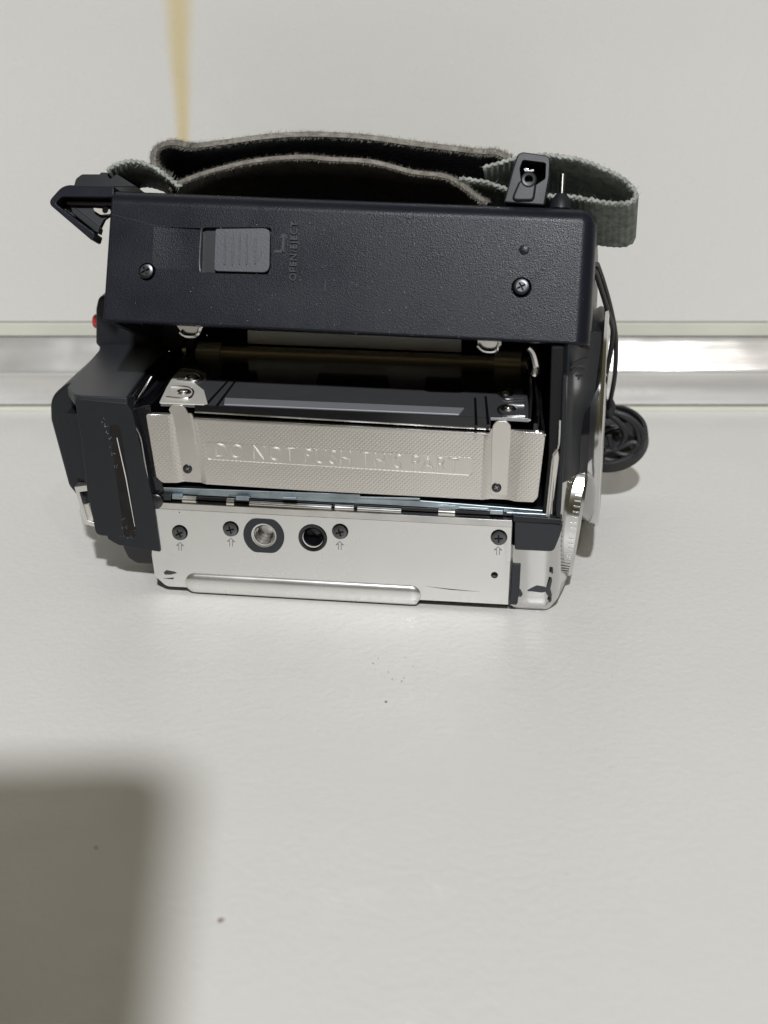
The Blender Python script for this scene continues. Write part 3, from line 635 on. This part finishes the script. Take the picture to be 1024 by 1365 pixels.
# ================================================================== hand strap
SBK = Vector((0, cos(radians(33)), -sin(radians(33))))
strap = bpy.data.objects.new('hand_strap', None); col.objects.link(strap); strap.parent = cc
def band(bm, px, d, width, thick, k=6, mi_top=0, mi_bot=1, mi_edge=0, rib=0.0, pitch=1.2, drop=None):
    """ribbon standing edge-on: centre line traced in the door plane at depth d, running back by width; outward side = left of the path"""
    c = smooth_path(LL(px, d), k); n = len(c); rows = []; s_ = 0
    for i, p in enumerate(c):
        tt = (c[min(i + 1, n - 1)] - c[max(i - 1, 0)]).normalized(); nn = tt.cross(SBK).normalized()
        if i: s_ += (c[i] - c[i - 1]).length
        th = thick / 2 + rib * (.5 + .5 * sin(2 * pi * s_ / pitch)); row = []
        prof = [(0, th * .55), (.18 * thick + .15, th), (width * .5, th), (width - .3, th), (width, th * .5), (width, -th * .5), (width - .3, -th), (width * .5, -th), (.18 * thick + .15, -th), (0, -th * .55)]
        for w, h in prof: row.append(bm.verts.new(p + SBK * w + nn * h))
        rows.append((row, p, nn, tt))
    m = len(rows[0][0])
    for (a_, *_), (b_, *_) in zip(rows, rows[1:]):
        for j in range(m):
            f = bm.faces.new((a_[j], b_[j], b_[(j + 1) % m], a_[(j + 1) % m]))
            f.material_index = mi_edge if j in (9, 0) else (mi_top if j < 5 else mi_bot)
    bm.faces.new(rows[0][0]); bm.faces.new(rows[-1][0][::-1])
    return rows
def fuzz(bm, rows, n, thick, mi, ln=(.25, .75), spread=.9):
    for _ in range(n):
        i = random.randrange(len(rows) - 1); _, p, nn, tt = rows[i]; q = p.lerp(rows[i + 1][1], random.random())
        h = random.uniform(-1, 1); base = q + nn * h * thick * .5 + SBK * random.uniform(-.05, 1.2 if h > .5 else .25)
        d = (nn * (h * 1.1 + random.gauss(0, .35)) - SBK * random.uniform(.1, spread) + tt * random.gauss(0, .6)).normalized()
        l = random.uniform(*ln); sd = d.cross(Vector((random.random(), random.random(), random.random()))).normalized() * .045
        f = bm.faces.new([bm.verts.new(base - sd), bm.verts.new(base + sd), bm.verts.new(base + d * l)]); f.material_index = mi
UP = [(228, 237), (214, 232), (206, 219), (206, 203), (214, 194), (232, 190), (250, 194), (262, 194), (297, 190), (356, 182), (414, 179), (480, 182), (549, 191), (604, 198), (640, 202), (662, 203), (680, 211)]
LO = [(226, 250), (240, 243), (268, 232), (300, 223), (341, 214), (400, 209), (440, 212), (495, 215.5), (549, 229), (590, 234), (612, 244), (632, 259), (650, 271)]
bm = NB(); r1 = band(bm, UP, 9, 25, 1.6, 6, 2, 1, 2); fuzz(bm, r1, 6500, 1.6, 2, (.3, .95))
pad_u = obj('strap_pad', bm, [M_SUEDE, M_VELCRO, M_FUZZ], strap, 60)
bm = NB(); r2 = band(bm, LO, 8, 26, 1.3, 6, 1, 0, 2); fuzz(bm, r2, 4800, 1.3, 2, (.25, .8))
pad_l = obj('strap_pad', bm, [M_SUEDE, M_VELCRO, M_FUZZ], strap, 60)
def braid(bm, rows, r, mi, step):
    """plaited selvedge: small slanted knots along the near edge"""
    acc = 0; k = 0
    for i in range(1, len(rows)):
        p0, p1 = rows[i - 1][1], rows[i][1]; seg_ = (p1 - p0).length; pos = 0
        while acc + (seg_ - pos) >= step:
            pos += step - acc; acc = 0; q = p0.lerp(p1, min(1, pos / seg_)); nn, tt = rows[i][2], rows[i][3]; k += 1
            ax = (tt * .8 + nn * random.gauss(.45 if k % 2 else -.3, .2)).normalized(); e1 = ax.cross(SBK).normalized(); e2 = ax.cross(e1)
            c = q + nn * ((.10 if k % 2 else -.10) + random.gauss(0, .05)) - SBK * (.1 + random.gauss(0, .05))
            pr = [(-1.0, 0), (-.75, .66), (0, 1), (.75, .66), (1.0, 0)]; rings = []
            for h, rr in pr:
                rings.append([bm.verts.new(c + ax * h * r * 1.7 + (e1 * cos(t) + e2 * sin(t)) * r * rr) for t in ([0] if rr == 0 else [2 * pi * j / 7 for j in range(7)])])
            for ra, rb in zip(rings, rings[1:]):
                for j in range(7):
                    jj = (j + 1) % 7
                    if len(ra) == 1: f = bm.faces.new((ra[0], rb[j], rb[jj]))
                    elif len(rb) == 1: f = bm.faces.new((ra[j], rb[0], ra[jj]))
                    else: f = bm.faces.new((ra[j], rb[j], rb[jj], ra[jj]))
                    f.material_index = mi
        acc += seg_ - pos
def web(px, d, width, k=6):
    bm = NB(); r = band(bm, px, d, width, .8, k, 0, 0, 1, rib=.16, pitch=1.15); braid(bm, r, .37, 1, .56)
    fuzz(bm, r, 160, 1.0, 1, (.3, 1.3), .6)
    return obj('webbing', bm, [M_WEB, M_WEBEDGE], strap, 50)
web([(143, 228), (150, 222), (160, 218), (177, 215), (197, 220), (214, 229), (232, 243), (240, 250)], 6, 12)
web([(644, 224), (661, 219), (685, 212), (704, 209), (722, 207), (741, 208), (769, 212), (795, 221), (823, 234), (838, 245), (846, 254), (847.5, 262), (842, 268), (831, 271), (806, 269.5), (780, 265), (760, 262.5), (732, 261), (700, 259), (668, 250), (648, 243), (612, 238)], 8, 22, 9)
# buckle
bm = NB(); bo = LL([(671, 270), (684, 222), (690, 205), (697, 202), (730, 207), (734, 213), (733, 235), (726, 274)], 3.5)
poly(bm, rounded(bo, [0, 0, 1.4, 1.0, 1.0, 1.0, 0, 0]), LBK * 12); bk = obj('buckle', bm, M_BLK, strap, bevel=.35, seg=3)
c = NB(); poly(c, rounded(LL([(692, 222), (696, 210), (728, 214), (727, 236), (712, 246), (694, 242)], 2), .6), LBK * 11); cut(bk, [c])
bm = NB(); lathe(bm, L(705, 239, 2.8), -LBK, [(-8, 1.6), (0, 1.45), (.15, 1.2), (.1, .8), (-2.5, .7), (-2.5, 0)], 32); obj('buckle_boss', bm, M_BLK, bk)
bm = NB(); poly(bm, rounded(LL([(692, 240), (716, 240), (712, 268), (680, 268)], 2.9), 1), LBK * 3); obj('buckle_shank', bm, M_BLK, bk, bevel=.5)
bm = NB(); poly(bm, rounded(LL([(697, 224), (703, 223), (705, 226), (709, 225), (713, 225), (712, 229), (699, 229)], 4.6), .3), LBK * 2); obj('buckle_clip', bm, M_CHROME, bk, bevel=.15)
bm = NB(); cyl(bm, L(749, 261, 7), L(750.5, 231.5, 7), .52, 16); pin = obj('strap_pin', bm, M_CHROME, strap, bevel=.1)
bm = NB(); lathe(bm, L(748, 272, 7), LUP, [(-1, 2.2), (.2, 2.0), (1.2, 1.5), (1.9, .95), (2.0, 0)], 24); obj('pin_base', bm, M_BLK, pin)

# ================================================================== lens cap hanging on its cord
cap = thing('lens_cap', 'black lens cap on a cord leaning beside the lens of the camcorder', 'lens cap', -YAW)
cn = Vector((-.12, -.52, .85)).normalized(); cc0 = P(812, 583, 66)
bm = NB(); lathe(bm, cc0, cn, [(-2.6, 0), (-2.6, 8.0), (-1.8, 8.8), (1.2, 8.8), (1.5, 8.5), (1.5, 8.0), (-.4, 7.7), (-.7, 7.2), (-.7, 0)], 56); rim = obj('cap_body', bm, M_CORD, cap, 40)
e1, e2, _ = basis(cn)
bm = NB()
for a in (.3, 1.35, 2.4, 3.45, 4.5, 5.55): box(bm, cc0 + (e1 * cos(a) + e2 * sin(a)) * 6.2 + cn * .1, (1.0, 3.2, 1.7), Matrix((e1 * cos(a) + e2 * sin(a), -e1 * sin(a) + e2 * cos(a), cn)).transposed())
obj('cap_clip', bm, M_GLOSSBLK, rim)
bm = NB(); lp_ = [cc0 + cn * .4 + e1 * x + e2 * y for x, y in ((-2, -3.4), (3, -2), (3.7, 1.4), (-.7, 3.7), (-2.7, 1.4), (-2, -3.4))]; tube(bm, lp_, .38, 8); tube(bm, [lp_[0], lp_[2]], .34, 8); obj('cap_spring', bm, M_DGREY, rim)
bm = NB()
for pts in ([(796, 352), (805, 378), (815, 415), (821, 452), (820, 498), (813, 538), (810, 556)], [(794, 362), (803, 390), (812, 420), (817, 440), (814, 470), (808, 500), (806, 528), (808, 552)]):
    tube(bm, [P(u, v, 20 + 45 * k / (len(pts) - 1)) for k, (u, v) in enumerate(pts)], .52, 8)
for pts in ([(810, 545), (826, 552), (846, 566), (852, 588), (838, 606), (818, 600), (812, 580)], [(806, 550), (822, 560), (834, 578), (826, 596), (808, 602)], [(812, 548), (838, 556), (857, 578), (850, 603), (828, 615), (806, 612)], [(820, 600), (845, 590), (856, 598)]):
    tube(bm, [P(u, v, 60) for u, v in pts], .62, 8)
obj('cord', bm, M_CORD, cap)
bm = NB(); lathe(bm, P(813, 543, 60), ZA, [(-2.0, 0), (-1.8, .9), (-.8, 1.25), (.8, 1.2), (1.7, .8), (1.9, 0)], 16); obj('cord_knot', bm, M_CORD, cap)
bm = NB(); poly(bm, [Z(800, 618, -.9), Z(832, 622, -.9), Z(820, 628, -.9), Z(815, 623, -.9)], (0, 0, .3)); obj('cord_tag', bm, M_BEIGE, cap)
